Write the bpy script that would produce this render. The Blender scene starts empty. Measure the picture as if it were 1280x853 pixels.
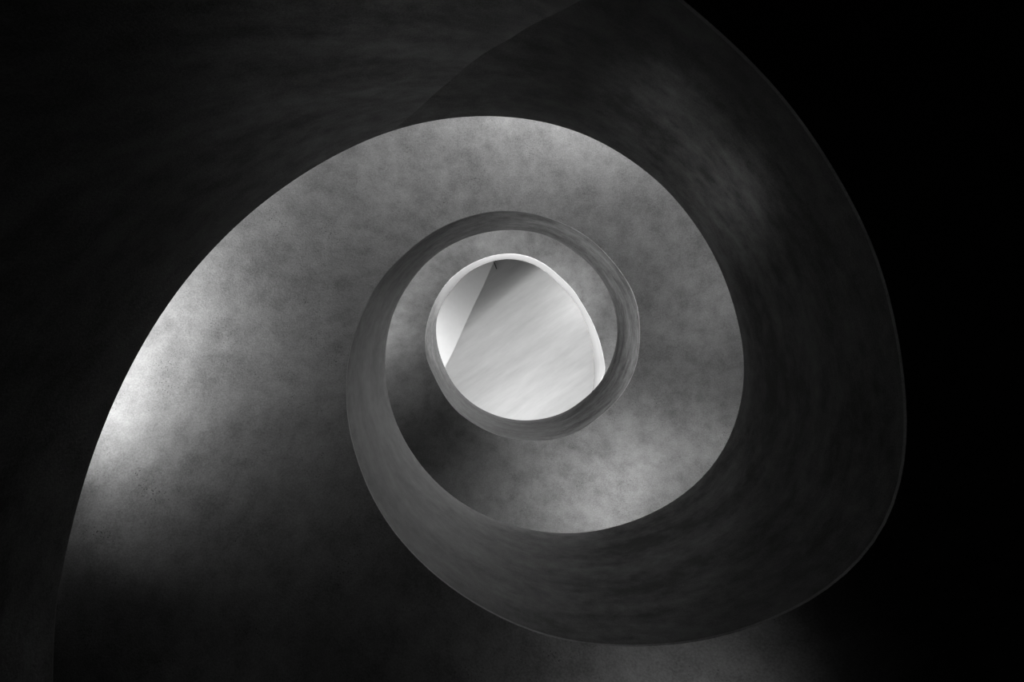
import bpy, bmesh, math
import numpy as np
from mathutils import Vector

# ------------------------------------------------------------------ camera, world, lights, exposure
scene = bpy.context.scene
COL = scene.collection
F = 853.333                        # focal length in pixels of the 1280 x 853 frame (24 mm on 36 mm)

scene.view_settings.view_transform = 'Standard'
scene.view_settings.look = 'None'
scene.view_settings.exposure = 0.0
scene.view_settings.gamma = 1.0
scene.view_settings.use_curve_mapping = False

cam_data = bpy.data.cameras.new('camera')
cam_data.sensor_width = 36.0
cam_data.lens = 24.0
cam_data.clip_start = 0.02
cam = bpy.data.objects.new('camera', cam_data)
cam.rotation_euler = (math.pi, 0, 0)      # looks straight up the stair well; image right = +X, image down = +Y
COL.objects.link(cam)
scene.camera = cam

world = bpy.data.worlds.new('world')
scene.world = world
world.use_nodes = True
world.node_tree.nodes['Background'].inputs[0].default_value = (0.5, 0.5, 0.5, 1)
world.node_tree.nodes['Background'].inputs[1].default_value = 0.0

# ---- the run of the stair: edges of the balustrade as directions seen from the foot of the well
TOP_EDGE = [
    (72.5,766),(77.5,728),(90,673),(100,630.5),(109,598),(124.5,553),(145,502),(165,462),(187.5,420),(212.5,380),
    (244,340),(275,305),(305,276),(340,247.5),(380,219),(420,196),(450,181),(477,169),(495,164),(530,154.5),(565,149),
    (600,146.5),(640,148),(675,153),(710,162),(745,176),(780,196),(800,210.5),(830,235),(860,271),(885,307.5),
    (902,342),(913,373),(917.5,387.5),(924.5,420),(929,447),(929.5,467),(926,495),(920,522),(910,550),(896,573),
    (885,587.5),(860,612.5),(830,632.5),(790,651),(755,661),(717,666.5),(680,664.5),(640,656),(610,646),(580,630),
    (555,611),(527.5,582.5),(507.5,552.5),(492.5,520),(486,495),(482.5,474),(481.7,450),(484,427),(488.7,402),
    (496.5,381.5),(507.5,361),(520,344),(535.6,326.5),(554,312.5),(573,302),(595,294),(620,289),(643,288),(664,290),
    (682.5,294.5),(698,302),(714,312.5),(731,325),(746,341),(758,360),(767,382),(771,405),(771,425),(767,442),
    (759,463),(742,488),(725,502),(710.6,512.8),(687,521.5),(659,525.6),(640.6,524.4),(622,520),(603,512),(584,499),
    (567,480),(556,459),(549.7,442.5),(546,424),(545.8,403),(549,388),(553,381),(560.6,369),(570,356),(584,342),
    (600,333),(620,326),(635.6,324),(651,326),(667,331),(682.5,340.6),(698,354.7),(714,372),(728,394),(735,413),
    (739.5,430),(742,449),(742.5,467.5),(741,488),]
LOW_EDGE = [
    (864,6),(917,53),(993,135),(1036,198),(1055,232.5),(1078,272),(1105,340),(1119,399),(1131,470),(1134,530),
    (1128,600),(1110,655),(1075,705),(1037.5,737.5),(1005,755),(960,777.5),(925,791),(890,800),(835,807.5),
    (790,809.5),(755,808),(705,802.5),(662.5,790),(615,767.5),(580,747.5),(550,726),(521,699),(495,670),(480,650),
    (470,632.5),(450,587.5),(439,552.5),(433,520),(432,497),(432,474),(434,450),(440,424),(447,405),(458,380),
    (471.5,353),(490,333),(510.6,312.5),(529,297.6),(551,284),(576,273.5),(600,266.4),(620,263),(639,263),(659,265),
    (678,269.5),(698,276.5),(720,286.7),(742,301.5),(760.6,320),(776,339),(789,359),(796.5,379),(799.7,403),
    (800.5,424),(798,445.6),(792.8,467.5),(784,483),(773,500),(749,522),(724,540),(702.5,548),(679,552),(656,551),
    (640.6,549),(622,545),(603,536.6),(584,525),(567,511),(553,491.5),(542.5,471),(532.5,447),(530.6,427),(532.5,411),
    (537,392),(546,372),(556,356),(570,342),(588,330),(604,323),(620,318.5),(635.6,317),(651,318),(667,322.6),
    (682.5,331),(698,344),(714,359),(728.5,380.5),(739,399),(748,420.6),(754,442.5),(757,463),]

def polar(points):
    p = np.array(points, float) - np.array([640.0, 426.5])
    return np.degrees(np.unwrap(np.arctan2(p[:, 1], p[:, 0]))), np.hypot(p[:, 0], p[:, 1])

def smooth(a, r, q, w=9.0):
    """local quadratic fit of log r over the angle"""
    out = []
    lr = np.log(r)
    for x in q:
        if x < a[0]: x = a[0]
        if x > a[-1]: x = a[-1]
        h = w
        k = np.exp(-0.5 * ((a - x) / h) ** 2)
        A = np.stack([np.ones_like(a), a - x, (a - x) ** 2], 1)
        s = np.sqrt(k)[:, None]
        c = np.linalg.lstsq(A * s, lr * s[:, 0], rcond=None)[0]
        out.append(math.exp(c[0]))
    return np.array(out)

aT, rT = polar(TOP_EDGE)
aB, rB = polar(LOW_EDGE)
aB = aB + 360.0
STEP = 3.0
ANG = np.arange(0.0, 1161.0, STEP)
def z_top(a):
    return 1.6 + (np.asarray(a, float) - 149.0) * (0.627 / 60.0)

R_T = smooth(aT, rT, ANG)
R_B = smooth(aB, rB, ANG)
Z_T = z_top(ANG)
P_T = R_T * Z_T / F                                   # plan radius of the top edge
lo = ANG < aT[0]                                      # below the frame: the well just goes on round
_a0, _r0 = aT[0], float(np.exp(np.polyval(np.polyfit(aT[:5], np.log(rT[:5]), 1), aT[0])))
R_T[lo] = _r0 * np.exp(np.minimum(_a0 - ANG[lo], 9.0) * 0.0128)
P_T[lo] = R_T[lo] * Z_T[lo] / F
_far = ANG < _a0 - 9.0
P_T[_far] = P_T[~_far][0]
h_vert = np.where(ANG >= aB[0], Z_T * (1 - R_T / R_B), 1.40)
H = np.where(ANG >= aB[0], 0.62 * h_vert + 0.38 * np.interp(ANG, [0, 600, 900, 1200], [1.45, 1.35, 1.1, 0.8]), 1.40)
_k = np.exp(-0.5 * (np.arange(-14, 15) * STEP / 13.0) ** 2)
H = np.convolve(np.pad(H, 14, mode='edge'), _k / _k.sum(), mode='valid')     # the depth of the wall changes only slowly
Z_B = Z_T - H
P_B = np.where(ANG >= aB[0], R_B * Z_B / F, 0)
first = int(np.argmax(ANG >= aB[0]))
for i in range(first):                                # unseen lower edge: wall keeps its lean
    P_B[i] = P_T[i] * (1 + (P_B[first] / P_T[first] - 1) * max(0, (ANG[i] - 200) / (ANG[first] - 200)))
R_OUT = 3.35

def at(a, R, z):
    t = math.radians(a)
    return (R * math.cos(t), R * math.sin(t), z)
def zb(a): return float(np.interp(a, ANG, Z_B))
def zt(a): return float(np.interp(a, ANG, Z_T))
def pb(a): return float(np.interp(a, ANG, P_B))
def pt(a): return float(np.interp(a, ANG, P_T))

def area(name, loc, target, power, sx, sy, spread=180):
    l = bpy.data.lights.new(name, 'AREA')
    l.shape = 'RECTANGLE'
    l.size, l.size_y = sx, sy
    l.energy = power
    l.spread = math.radians(spread)
    o = bpy.data.objects.new(name, l)
    o.location = loc
    o.rotation_euler = (Vector(target) - Vector(loc)).to_track_quat('-Z', 'Y').to_euler()
    COL.objects.link(o)
    return o

LIGHTS = [    # added unseen fill lamps, fitted for brightness: name, place, aimed at, watts, size, spread
    ('flight_fill', (-1.79, 2.29, 2.89), (-1.29, 1.65, 3.69), 0.04281, 0.4, 0.3, 110),  # added unseen fills that wash the soffits
    ('flight_fill', (-2.87, 0.40, 3.48), (-2.08, 0.29, 4.28), 2.07, 0.4, 0.3, 110),
    ('flight_fill', (-0.50, -2.86, 4.60), (-0.36, -2.07, 5.40), 6.53, 0.4, 0.3, 110),
    ('flight_fill', (0.60, -2.84, 4.83), (0.44, -2.05, 5.63), 14.09, 0.4, 0.3, 110),
    ('flight_fill', (1.62, -2.40, 5.03), (1.17, -1.74, 5.83), 4.175, 0.4, 0.3, 110),
    ('flight_fill', (2.40, -1.62, 5.19), (1.74, -1.17, 5.99), 0.2143, 0.4, 0.3, 110),
    ('flight_fill', (2.84, -0.60, 5.33), (2.05, -0.44, 6.13), 2.031, 0.4, 0.3, 110),
    ('flight_fill', (-2.88, -0.30, 7.55), (-2.09, -0.22, 8.35), 5.516, 0.4, 0.3, 110),
    ('flight_fill', (2.90, 0.10, 9.50), (2.10, 0.07, 10.30), 7.489, 0.4, 0.3, 110),
    ('flight_fill', (0.38, 2.17, 1.57), (0.33, 1.87, 3.07), 0.312, 0.4, 0.4, 100),
    ('flight_fill', (-1.10, -1.91, 3.69), (-0.95, -1.65, 5.19), 1.129, 0.4, 0.4, 100),
    ('flight_fill', (1.69, -1.41, 4.45), (1.46, -1.22, 5.95), 0.2171, 0.4, 0.4, 100),
    ('flight_fill', (-2.07, -0.75, 7.11), (-1.79, -0.65, 8.61), 7.681, 0.4, 0.4, 100),
    ('flight_fill', (-1.10, -1.91, 7.69), (-0.95, -1.65, 9.19), 5.063, 0.4, 0.4, 100),
    ('wall_fill', (-3.05, 1.11, 3.61), (-2.44, 0.89, 4.11), 0.1106, 0.4, 0.2, 140),  # added unseen fills for the bright left edge of the soffit
    ('flight_fill', (0.68, 1.88, 1.95), (0.55, 1.50, 2.95), 0.4717, 0.3, 0.3, 80),
    ('cross_fill', (0.87, -3.03, 3.78), (-0.33, 1.15, 3.58), 4.925, 0.6, 0.6, 100),  # added fills aimed across the well; the wall has no window
    ('cross_fill', (2.67, -1.67, 4.22), (-1.02, 0.64, 4.02), 0.396, 0.6, 0.6, 100),
    ('cross_fill', (-2.83, 1.38, 9.93), (1.08, -0.53, 9.73), 128.9, 0.6, 0.6, 100),
    ('cross_fill', (-1.67, -2.67, 10.80), (0.64, 1.02, 10.60), 11.23, 0.6, 0.6, 100),
    ('head_fill', (1.73, 1.73, 15.60), (-0.71, -0.71, 4.00), 0.9056, 0.6, 0.6, 60),  # added unseen fills for the balustrade faces, from the stair head
    ('head_fill', (-0.00, -2.45, 15.60), (0.00, 1.00, 4.00), 1.39, 0.6, 0.6, 60),
    ('head_fill', (1.73, -1.73, 15.60), (-0.71, 0.71, 4.00), 13.7, 0.6, 0.6, 60),
    ('ceiling_fill', (1.30, 2.25, 14.20), (-0.30, -0.52, 16.50), 34.19, 0.8, 0.8, 170),  # added uplights that brighten the slab, no ceiling fixture
    ('ceiling_fill', (-1.30, 2.25, 14.20), (0.30, -0.52, 16.50), 13.16, 0.8, 0.8, 170),
    ('ceiling_fill', (-2.60, 0.00, 14.20), (0.60, -0.00, 16.50), 19.72, 0.8, 0.8, 170),
    ('ceiling_fill', (-1.30, -2.25, 14.20), (0.30, 0.52, 16.50), 5.324, 0.8, 0.8, 170),
    ('ceiling_fill', (2.17, -1.25, 15.20), (0.87, -0.50, 16.50), 18.44, 0.7, 0.7, 170),
    ('ceiling_fill', (2.17, 1.25, 15.20), (0.87, 0.50, 16.50), 4.879, 0.7, 0.7, 170),
    ('ceiling_fill', (1.25, 2.17, 15.20), (0.50, 0.87, 16.50), 0.3863, 0.7, 0.7, 170),
    ('ceiling_fill', (0.00, 2.50, 15.20), (0.00, 1.00, 16.50), 9.174, 0.7, 0.7, 170),
    ('roof_fill', (-2.20, 1.80, 17.20), (-1.80, 1.00, 19.00), 18.52, 0.8, 0.8, 120),  # added to brighten the white ceiling beyond the slab edge
    ('head_fill', (-1.30, 2.25, 11.70), (0.55, -0.95, 10.40), 21.43, 0.5, 0.3, 50),
    ('head_fill', (-2.60, 0.00, 12.33), (1.10, -0.00, 11.03), 19.61, 0.5, 0.3, 50),
    ('wall_fill', (-2.63, 0.96, 3.56), (-2.30, 0.84, 4.11), 0.2434, 0.3, 0.2, 110),
    ('wall_fill', (-2.77, 0.39, 3.73), (-2.43, 0.34, 4.28), 3.066, 0.3, 0.2, 110),
    ('flight_fill', (1.77, -0.31, 4.65), (1.58, -0.28, 6.15), 0.6291, 0.3, 0.3, 80),
    ('flight_fill', (1.69, 0.62, 4.82), (1.50, 0.55, 6.32), 0.2306, 0.3, 0.3, 80),
    ('flight_fill', (1.16, 1.38, 5.05), (1.03, 1.23, 6.55), 2.213, 0.3, 0.3, 80),
    ('flight_fill', (0.31, 1.77, 5.36), (0.28, 1.58, 6.86), 2.065, 0.3, 0.3, 80),
    ('flight_fill', (-1.77, 0.31, 6.54), (-1.58, 0.28, 8.04), 0.4916, 0.3, 0.3, 80),
    ('flight_fill', (-0.31, -1.77, 7.96), (-0.28, -1.58, 9.46), 0.8454, 0.3, 0.3, 80),
    ('cross_fill', (-2.37, 1.99, 6.37), (0.92, -0.77, 5.77), 9.789, 0.4, 0.4, 50),
    ('cross_fill', (-3.10, 0.00, 6.79), (1.20, -0.00, 6.19), 13.68, 0.4, 0.4, 50),
    ('cross_fill', (1.55, 2.68, 9.29), (-0.60, -1.04, 8.69), 48.26, 0.4, 0.4, 50),
    ('cross_fill', (-0.54, 3.05, 9.71), (0.21, -1.18, 9.11), 82.53, 0.4, 0.4, 50),
    ('cross_fill', (-3.10, 0.00, 10.55), (1.20, -0.00, 9.95), 10.01, 0.4, 0.4, 50),
    ('cross_fill', (-2.37, -1.99, 10.97), (0.92, 0.77, 10.37), 116.5, 0.4, 0.4, 50),
    ('cross_fill', (-0.54, -3.05, 11.38), (0.21, 1.18, 10.78), 2.29, 0.4, 0.4, 50),
    ('floor_fill', (-0.51, 0.61, -1.00), (0.60, -0.92, 2.75), 0.09872, 0.06, 0.06, 8),  # added narrow beams for the pale streak on the balustrade
    ('floor_fill', (-0.51, 0.61, -1.00), (0.75, -0.83, 2.90), 0.03276, 0.06, 0.06, 8),
    ('floor_fill', (-0.51, 0.61, -1.00), (0.89, -0.72, 3.05), 0.1388, 0.06, 0.06, 8),
    ('floor_fill', (-0.77, 0.21, -1.00), (1.02, -0.59, 3.15), 0.1273, 0.06, 0.06, 8),
    ('flight_fill', (2.38, 1.66, 5.43), (1.81, 0.85, 6.43), 0.9065, 0.25, 0.25, 60),
    ('flight_fill', (1.86, 2.22, 5.55), (1.53, 1.29, 6.55), 0.3538, 0.25, 0.25, 60),
    ('flight_fill', (0.97, 2.08, 5.49), (1.02, 1.36, 6.69), 0.83, 0.25, 0.25, 60),
    ('wall_fill', (-3.09, 0.27, 3.52), (-2.49, 0.22, 4.32), 0.507, 0.4, 0.2, 90),
    ('wall_fill', (-3.07, -0.43, 3.71), (-2.48, -0.35, 4.51), 10.55, 0.4, 0.2, 90),
    ('wall_fill', (-2.63, -1.64, 4.05), (-2.12, -1.32, 4.85), 4.12, 0.4, 0.2, 90),
    ('roof_fill', (-2.90, -0.20, 17.80), (-1.20, 0.20, 19.00), 19.73, 1, 1, 170),
    ('floor_fill', (0.85, 0.31, -1.00), (-0.41, -0.80, 2.10), 0.4544, 0.2, 0.2, 22),  # added beam to lift the lowest balustrade
    ('flight_fill', (1.06, 2.38, 5.66), (0.85, 1.92, 6.86), 1.218, 0.2, 0.2, 90),
]
for item in LIGHTS:
    area(*item)

# ------------------------------------------------------------------ materials
def nodes_of(name, rough):
    m = bpy.data.materials.new(name)
    m.use_nodes = True
    nt = m.node_tree
    b = nt.nodes['Principled BSDF']
    b.inputs['Roughness'].default_value = rough
    b.inputs['Specular IOR Level'].default_value = 0.25
    return m, nt, b

def concrete(name, dark, light, streak=(1, 1, 1), scale=1.0, pores=0.5, bump=0.25, rough=0.75, uv=True, rot=0.0, fine=0.35, lo=0.36, hi=0.64, blotch=0.42, big_scale=1.7, mid_streak=True):
    m, nt, b = nodes_of(name, rough)
    N, L = nt.nodes.new, nt.links.new
    tc = N('ShaderNodeTexCoord')
    mp = N('ShaderNodeMapping')
    mp.inputs['Scale'].default_value = streak
    rt = N('ShaderNodeMapping')
    rt.inputs['Rotation'].default_value = (0, 0, rot)
    L(tc.outputs['UV' if uv else 'Object'], rt.inputs['Vector'])
    L(rt.outputs[0], mp.inputs['Vector'])
    def noise(sc, det, ro, src):
        n = N('ShaderNodeTexNoise')
        n.inputs['Scale'].default_value = sc
        n.inputs['Detail'].default_value = det
        n.inputs['Roughness'].default_value = ro
        L(src, n.inputs['Vector'])
        return n.outputs['Fac']
    def mix(a, c, f):
        x = N('ShaderNodeMix'); x.data_type = 'FLOAT'
        x.inputs[0].default_value = f
        L(a, x.inputs[2]); L(c, x.inputs[3])
        return x.outputs[0]
    big = noise(big_scale * scale, 6, 0.62, mp.outputs[0])
    mid = noise(7.0 * scale, 7, 0.65, mp.outputs[0] if mid_streak else tc.outputs['UV' if uv else 'Object'])
    fin = noise(95.0 * scale, 3, 0.7, tc.outputs['UV' if uv else 'Object'])
    f = mix(mix(big, mid, blotch), fin, fine * 0.6)
    ramp = N('ShaderNodeValToRGB')
    ramp.color_ramp.elements[0].position = lo
    ramp.color_ramp.elements[0].color = (dark, dark, dark, 1)
    ramp.color_ramp.elements[1].position = hi
    ramp.color_ramp.elements[1].color = (light, light, light, 1)
    L(f, ramp.inputs[0])
    col = ramp.outputs[0]
    hgt = f
    if pores:
        v = N('ShaderNodeTexVoronoi')
        v.inputs['Scale'].default_value = 60 * scale
        L(tc.outputs['UV' if uv else 'Object'], v.inputs['Vector'])
        gate = noise(4.0 * scale, 4, 0.6, tc.outputs['UV' if uv else 'Object'])
        sub = N('ShaderNodeMath'); sub.operation = 'MULTIPLY_ADD'     # pore radius grows where the gate is high
        L(gate, sub.inputs[0]); sub.inputs[1].default_value = 0.9; sub.inputs[2].default_value = -0.34
        mx = N('ShaderNodeMath'); mx.operation = 'MAXIMUM'
        L(sub.outputs[0], mx.inputs[0]); mx.inputs[1].default_value = 0.0
        df = N('ShaderNodeMath'); df.operation = 'SUBTRACT'
        L(mx.outputs[0], df.inputs[0]); L(v.outputs['Distance'], df.inputs[1])
        lt = N('ShaderNodeMapRange')
        L(df.outputs[0], lt.inputs['Value'])
        lt.inputs['From Min'].default_value = 0.0
        lt.inputs['From Max'].default_value = 0.12
        lt.inputs['To Min'].default_value = 1.0
        lt.inputs['To Max'].default_value = 1.0 - pores
        mul = N('ShaderNodeMix'); mul.data_type = 'RGBA'; mul.blend_type = 'MULTIPLY'
        mul.inputs[0].default_value = 1.0
        L(col, mul.inputs[6]); L(lt.outputs[0], mul.inputs[7])
        col = mul.outputs[2]
    L(col, b.inputs['Base Color'])
    bp = N('ShaderNodeBump')
    bp.inputs['Strength'].default_value = bump
    bp.inputs['Distance'].default_value = 0.01
    L(hgt, bp.inputs['Height'])
    L(bp.outputs[0], b.inputs['Normal'])
    return m

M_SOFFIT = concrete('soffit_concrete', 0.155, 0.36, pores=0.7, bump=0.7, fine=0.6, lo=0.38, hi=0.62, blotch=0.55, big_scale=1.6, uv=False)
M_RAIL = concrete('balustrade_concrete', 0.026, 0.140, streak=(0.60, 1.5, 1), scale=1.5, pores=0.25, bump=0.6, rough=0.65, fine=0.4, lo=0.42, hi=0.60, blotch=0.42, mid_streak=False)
M_RIM = concrete('rim_concrete', 0.070, 0.092, streak=(0.5, 1.4, 1), scale=1.5, pores=0, bump=0.2, rough=0.65, fine=0.2)
M_WALL = concrete('wall_plaster', 0.05, 0.09, pores=0, uv=False, bump=0.1)
M_FLOOR = concrete('floor_concrete', 0.05, 0.10, pores=0, uv=False, bump=0.1)
M_CEIL = concrete('ceiling_plaster', 0.58, 0.76, streak=(0.30, 1.5, 1), scale=0.75, pores=0, uv=False, bump=0.05, rot=math.radians(35), fine=0.05, blotch=0.3)
M_WHITE = concrete('white_plaster', 0.74, 0.80, pores=0, uv=False, bump=0.05)
M_DARK, _nt, _b = nodes_of('dark_metal', 0.5)
_b.inputs['Base Color'].default_value = (0.02, 0.02, 0.02, 1)

# ------------------------------------------------------------------ helpers
def link(name, me, mat, parent=None):
    o = bpy.data.objects.new(name, me)
    COL.objects.link(o)
    me.materials.append(mat)
    if parent: o.parent = parent
    return o

def strip_mesh(name, rings, uvs, closed_ends=True, smooth_angle=40):
    """rings: list of equal-length closed cross sections along the run"""
    bm = bmesh.new()
    uvl = bm.loops.layers.uv.new('UVMap')
    V = [[bm.verts.new(p) for p in r] for r in rings]
    n = len(rings[0])
    for i in range(len(rings) - 1):
        for j in range(n):
            k = (j + 1) % n
            f = bm.faces.new((V[i][j], V[i][k], V[i + 1][k], V[i + 1][j]))
            f.smooth = True
            us = (uvs[i][j], uvs[i][j + 1], uvs[i + 1][j + 1], uvs[i + 1][j])
            for lp, u in zip(f.loops, us): lp[uvl].uv = u
    if closed_ends:
        bm.faces.new(V[0][::-1]); bm.faces.new(V[-1])
    bmesh.ops.recalc_face_normals(bm, faces=bm.faces)
    for e in bm.edges:
        if len(e.link_faces) == 2 and e.calc_face_angle(0) > math.radians(smooth_angle): e.smooth = False
    me = bpy.data.meshes.new(name)
    bm.to_mesh(me); bm.free()
    return me

def struct(name, me, mat):
    o = link(name, me, mat)
    o['kind'] = 'structure'
    return o

# arc length along the run, for textures that follow it
ARC = np.concatenate([[0], np.cumsum(np.hypot(np.diff(Z_B), np.radians(STEP) * 0.5 * (P_B[1:] + P_B[:-1])))])

LOWER_DROP = 0.8
def lower_foot(a):
    """the lowest length is battered: its foot steps in towards the well near its slanting end"""
    return 1.0 - 0.36 * min(1.0, max(0.0, (a - 185) / 55.0))  # tilt added so this length catches more light than the next

def section(a, kind, top_cut=None, nudge=0.0):
    """cross section of the balustrade (kind 'rail') or of the slab (kind 'slab') at angle a"""
    zT, zB, pT, pB = zt(a), zb(a), pt(a), pb(a)
    s = float(np.interp(a, ANG, ARC))
    pts, uv = [], []
    d = 0.0
    def put(R, z):
        nonlocal d
        if pts:
            d += math.hypot(R - put.R, z - put.z)
        put.R, put.z = R, z
        pts.append(at(a, R, z)); uv.append((s, d))
    if kind == 'rail':
        W = 0.13
        if top_cut is not None:
            u = top_cut
            pB *= lower_foot(a); zB -= LOWER_DROP
            zT, pT = zB + (zT - zB) * u, pB + (pT - pB) * u
        q = 1 - nudge
        pT *= q; zT *= q; pB *= q; zB *= q
        c = 0.012
        put(pT + c, zT); put(pT + c * 0.3, zT - c * 0.3); put(pT, zT - c)
        for k in range(1, 8):
            u = k / 8
            put(pT + (pB - pT) * u, zT - c + (zB + 0.012 - zT + c) * u)
        put(pB, zB + 0.012)
        if top_cut is not None:              # carried straight down to just above the floor
            zB = min(zB - 0.1, -1.58)
            put(pB, zB)
        put(pB + W, zB + 0.03)
        put(pT + W, zT)
    else:
        # slab: flat soffit from the foot of the balustrade to the wall
        n = 10
        for k in range(n + 1):
            u = k / n
            put(pB - 0.004 + (R_OUT - 0.004 - pB + 0.004) * u, zB)
        put(R_OUT - 0.004, zB + 0.24); put(pB + 0.04, zB + 0.24)
        put(pB + 0.03, zB + 0.022); put(pB - 0.004, zB + 0.018)      # thin lip standing proud under the balustrade
    uv.append((s, d + 0.3))
    if kind == 'rail':                       # texture height measured up from the foot of the wall
        uv = [(s, 5.0 + p[2] - zb(a) + (0.15 if i >= len(pts) - 2 else 0)) for i, p in enumerate(pts)]
        uv.append((s, uv[0][1] - 0.05))
    return pts, uv

def run(name, kind, a0, a1, mat, parent, cut=None, nudge=0.0, step=3.0):
    n = max(2, int(round((a1 - a0) / step)))
    rings, uvs = [], []
    for i in range(n + 1):
        a = a0 + (a1 - a0) * i / n
        p, u = section(a, kind, None if cut is None else cut(a), nudge)
        rings.append(p); uvs.append(u)
    return link(name, strip_mesh(name, rings, uvs), mat, parent)

def quad_prism(name, outline, z0, z1):
    bm = bmesh.new()
    lo_ = [bm.verts.new((x, y, z0)) for x, y in outline]
    hi_ = [bm.verts.new((x, y, z1)) for x, y in outline]
    n = len(outline)
    bm.faces.new(lo_); bm.faces.new(hi_[::-1])
    for i in range(n):
        bm.faces.new((lo_[i], lo_[(i + 1) % n], hi_[(i + 1) % n], hi_[i]))
    bmesh.ops.recalc_face_normals(bm, faces=bm.faces)
    me = bpy.data.meshes.new(name)
    bm.to_mesh(me); bm.free()
    return me

def circle(R, n=96):
    return [(R * math.cos(2 * math.pi * i / n), R * math.sin(2 * math.pi * i / n)) for i in range(n)]

# ------------------------------------------------------------------ the setting
Z_FLOOR, Z_ROOF, Z_CEIL = -1.6, 19.0, 16.5
struct('floor', quad_prism('floor', circle(R_OUT + 0.2), Z_FLOOR - 0.2, Z_FLOOR), M_FLOOR)
struct('ceiling', quad_prism('ceiling', circle(R_OUT + 0.2), Z_ROOF, Z_ROOF + 0.2), M_WHITE)
bm = bmesh.new()
inner, outer = circle(R_OUT), circle(R_OUT + 0.2)
rows = [[bm.verts.new((x, y, z)) for x, y in c] for c, z in ((inner, Z_FLOOR), (inner, Z_ROOF), (outer, Z_ROOF), (outer, Z_FLOOR))]
for r in range(4):
    A, B_ = rows[r], rows[(r + 1) % 4]
    for i in range(96):
        f = bm.faces.new((A[i], A[(i + 1) % 96], B_[(i + 1) % 96], B_[i]))
        f.smooth = r in (0, 2)
bmesh.ops.recalc_face_normals(bm, faces=bm.faces)
me = bpy.data.meshes.new('wall_outer'); bm.to_mesh(me); bm.free()
struct('wall_outer', me, M_WALL)

# lower ceiling slab over the well, its curved left edge open to the roof above
def px(x, y, z): return ((x - 640) * z / F, (y - 426.5) * z / F)
edge = [px(x, y, Z_CEIL) for x, y in ((645, 280), (630, 305), (616, 330), (603, 360), (592, 382.5), (579, 411), (567, 438), (556, 460), (543, 486), (528, 515))]
slab = edge + [px(500, 620, Z_CEIL), px(640, 640, Z_CEIL), px(780, 580, Z_CEIL), px(850, 427, Z_CEIL), px(800, 280, Z_CEIL)]
FOLD_P, FOLD_Q = Vector(px(700, 322, Z_CEIL)), Vector(px(590, 412, Z_CEIL))     # the slab bends up beyond this line, shaped to darken its corner
_t = (FOLD_Q - FOLD_P).normalized()
FOLD_N = Vector((_t.y, -_t.x))
if FOLD_N.y > 0: FOLD_N = -FOLD_N
def fold_depth(x, y): return (Vector((x, y)) - FOLD_P).dot(FOLD_N)
def fold_rise(d):
    if d <= 0: return 0.0
    w, sl = 0.5, 1.5
    return sl * d * d / (2 * w) if d < w else sl * (d - w / 2)
bm = bmesh.new()
bm.faces.new([bm.verts.new((x, y, Z_CEIL)) for x, y in slab])
for k in range(0, 26):
    c = FOLD_P + FOLD_N * (0.06 * k)
    bmesh.ops.bisect_plane(bm, geom=bm.verts[:] + bm.edges[:] + bm.faces[:], dist=1e-5, plane_co=(c.x, c.y, 0), plane_no=(FOLD_N.x, FOLD_N.y, 0))
for v in bm.verts:
    z = Z_CEIL + fold_rise(fold_depth(v.co.x, v.co.y))
    v.co = (v.co.x * z / Z_CEIL, v.co.y * z / Z_CEIL, z)
for f in bm.faces: f.smooth = True
ex = bmesh.ops.extrude_face_region(bm, geom=bm.faces[:])
for v in ex['geom']:
    if isinstance(v, bmesh.types.BMVert): v.co.z += 0.25
bmesh.ops.recalc_face_normals(bm, faces=bm.faces)
for e in bm.edges:
    if len(e.link_faces) == 2 and e.calc_face_angle(0) > 0.6: e.smooth = False
me = bpy.data.meshes.new('ceiling_slab'); bm.to_mesh(me); bm.free()
struct('ceiling_slab', me, M_CEIL)

# small dark bracket under the bent corner of the slab
def slab_point(x, y):
    p = px(x, y, Z_CEIL)
    z = Z_CEIL + fold_rise(fold_depth(*p))
    return Vector((p[0] * z / Z_CEIL, p[1] * z / Z_CEIL, z))
def tube(name, path, r, n=8):
    rings = []
    for i, p in enumerate(path):
        d = (path[min(i + 1, len(path) - 1)] - path[max(i - 1, 0)]).normalized()
        u = d.orthogonal().normalized(); w = d.cross(u)
        rings.append([tuple(p + (u * math.cos(2 * math.pi * k / n) + w * math.sin(2 * math.pi * k / n)) * r) for k in range(n)])
    uv = [[(i, k / n) for k in range(n + 1)] for i in range(len(path))]
    return strip_mesh(name, rings, uv)
bracket = bpy.data.objects.new('bracket', None)
COL.objects.link(bracket)
base = slab_point(617.5, 326.5)
base.z -= 0.09
bracket.location = base
bracket['label'] = 'small dark bracket hanging at the dim upper corner of the bright opening'
bracket['category'] = 'bracket'
q0, q1 = slab_point(617.6, 328), slab_point(620.5, 336)
q1.z -= 0.10; q1.x *= q1.z / (q1.z + 0.10); q1.y *= q1.z / (q1.z + 0.10)
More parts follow.
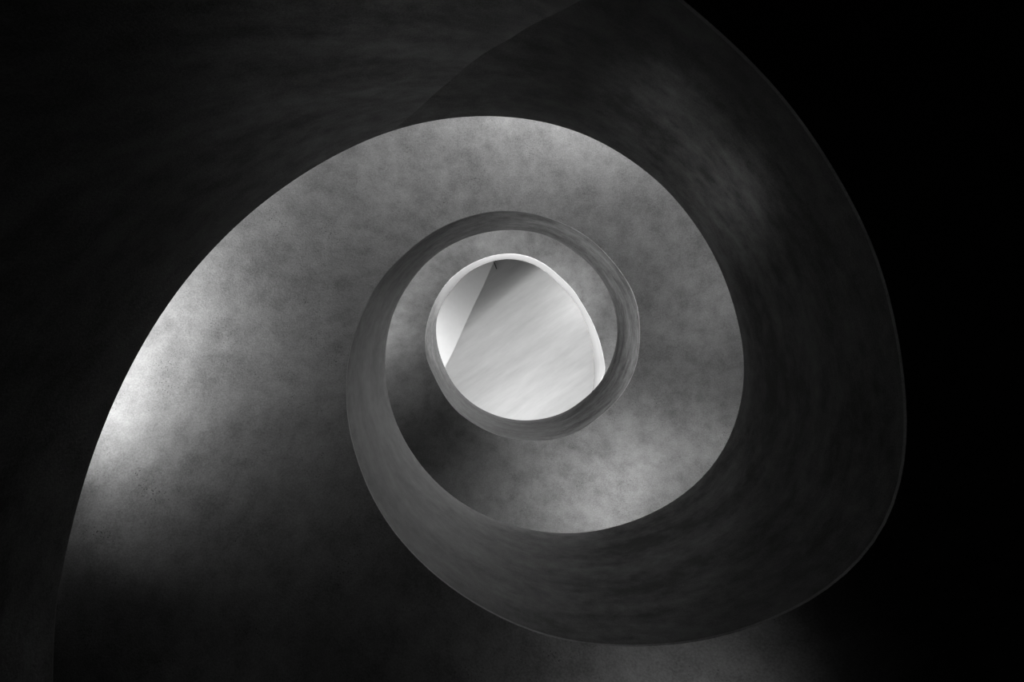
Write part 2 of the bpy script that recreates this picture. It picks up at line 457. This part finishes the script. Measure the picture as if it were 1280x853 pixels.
o = link('rod', tube('rod', [Vector((0, 0, -0.01)), Vector((0.01, 0.06, -0.04)), (q1 - base) * 0.7, q1 - base], 0.012), M_DARK, bracket)
me = quad_prism('plate', [(-0.06, -0.02), (0.06, -0.02), (0.06, 0.02), (-0.06, 0.02)], -0.02, 0.03)
o = link('plate', me, M_DARK, bracket)

# ------------------------------------------------------------------ the spiral staircase
stair = bpy.data.objects.new('spiral_staircase', None)
stair.location = (0, 0, 0)
COL.objects.link(stair)
stair['label'] = 'spiral concrete staircase winding up round an open well, seen from its foot'
stair['category'] = 'staircase'

CREASE = [(480,168),(495,162),(510,150),(530,132.5),(565,102),(600,73),(640,50),(700,18),(745,-5),(820,-60),(900,-160),(960,-280)]
aC, rC = polar(CREASE)
aC = aC + (360 if aC[0] < 0 else 0)
def cut_lower(a):
    if a <= aC[0]: return 1.0
    r = float(np.interp(a, aC, rC))
    best = 1.0
    for k in range(401):                       # how far up the wall its edge runs at this angle
        u = 1 - k / 400
        z0 = zb(a) - LOWER_DROP; z = z0 + (zt(a) - z0) * u; f_ = pb(a) * lower_foot(a); R = f_ + (pt(a) - f_) * u
        if R / z * F >= r: return max(u, 0.02)
    return 0.02

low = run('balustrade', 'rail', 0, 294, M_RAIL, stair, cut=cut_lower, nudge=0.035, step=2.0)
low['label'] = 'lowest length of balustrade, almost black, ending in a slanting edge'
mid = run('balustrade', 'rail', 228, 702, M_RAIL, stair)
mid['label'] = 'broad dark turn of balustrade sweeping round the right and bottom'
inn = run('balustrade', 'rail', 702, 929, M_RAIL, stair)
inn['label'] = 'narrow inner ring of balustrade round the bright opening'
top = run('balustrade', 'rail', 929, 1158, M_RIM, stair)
top['label'] = 'topmost length of balustrade, a bright thin rim'
sof = run('soffit', 'slab', 0, 470, M_SOFFIT, stair)
sof['label'] = 'lowest soffit, black except for a mottled grey patch at the bottom'
sof = run('soffit', 'slab', 470, 840, M_SOFFIT, stair)
sof['label'] = 'broad mottled grey soffit, brightest at its outer left edge'
sof = run('soffit', 'slab', 840, 1158, M_SOFFIT, stair)
sof['label'] = 'uppermost soffit, a narrow grey ring'
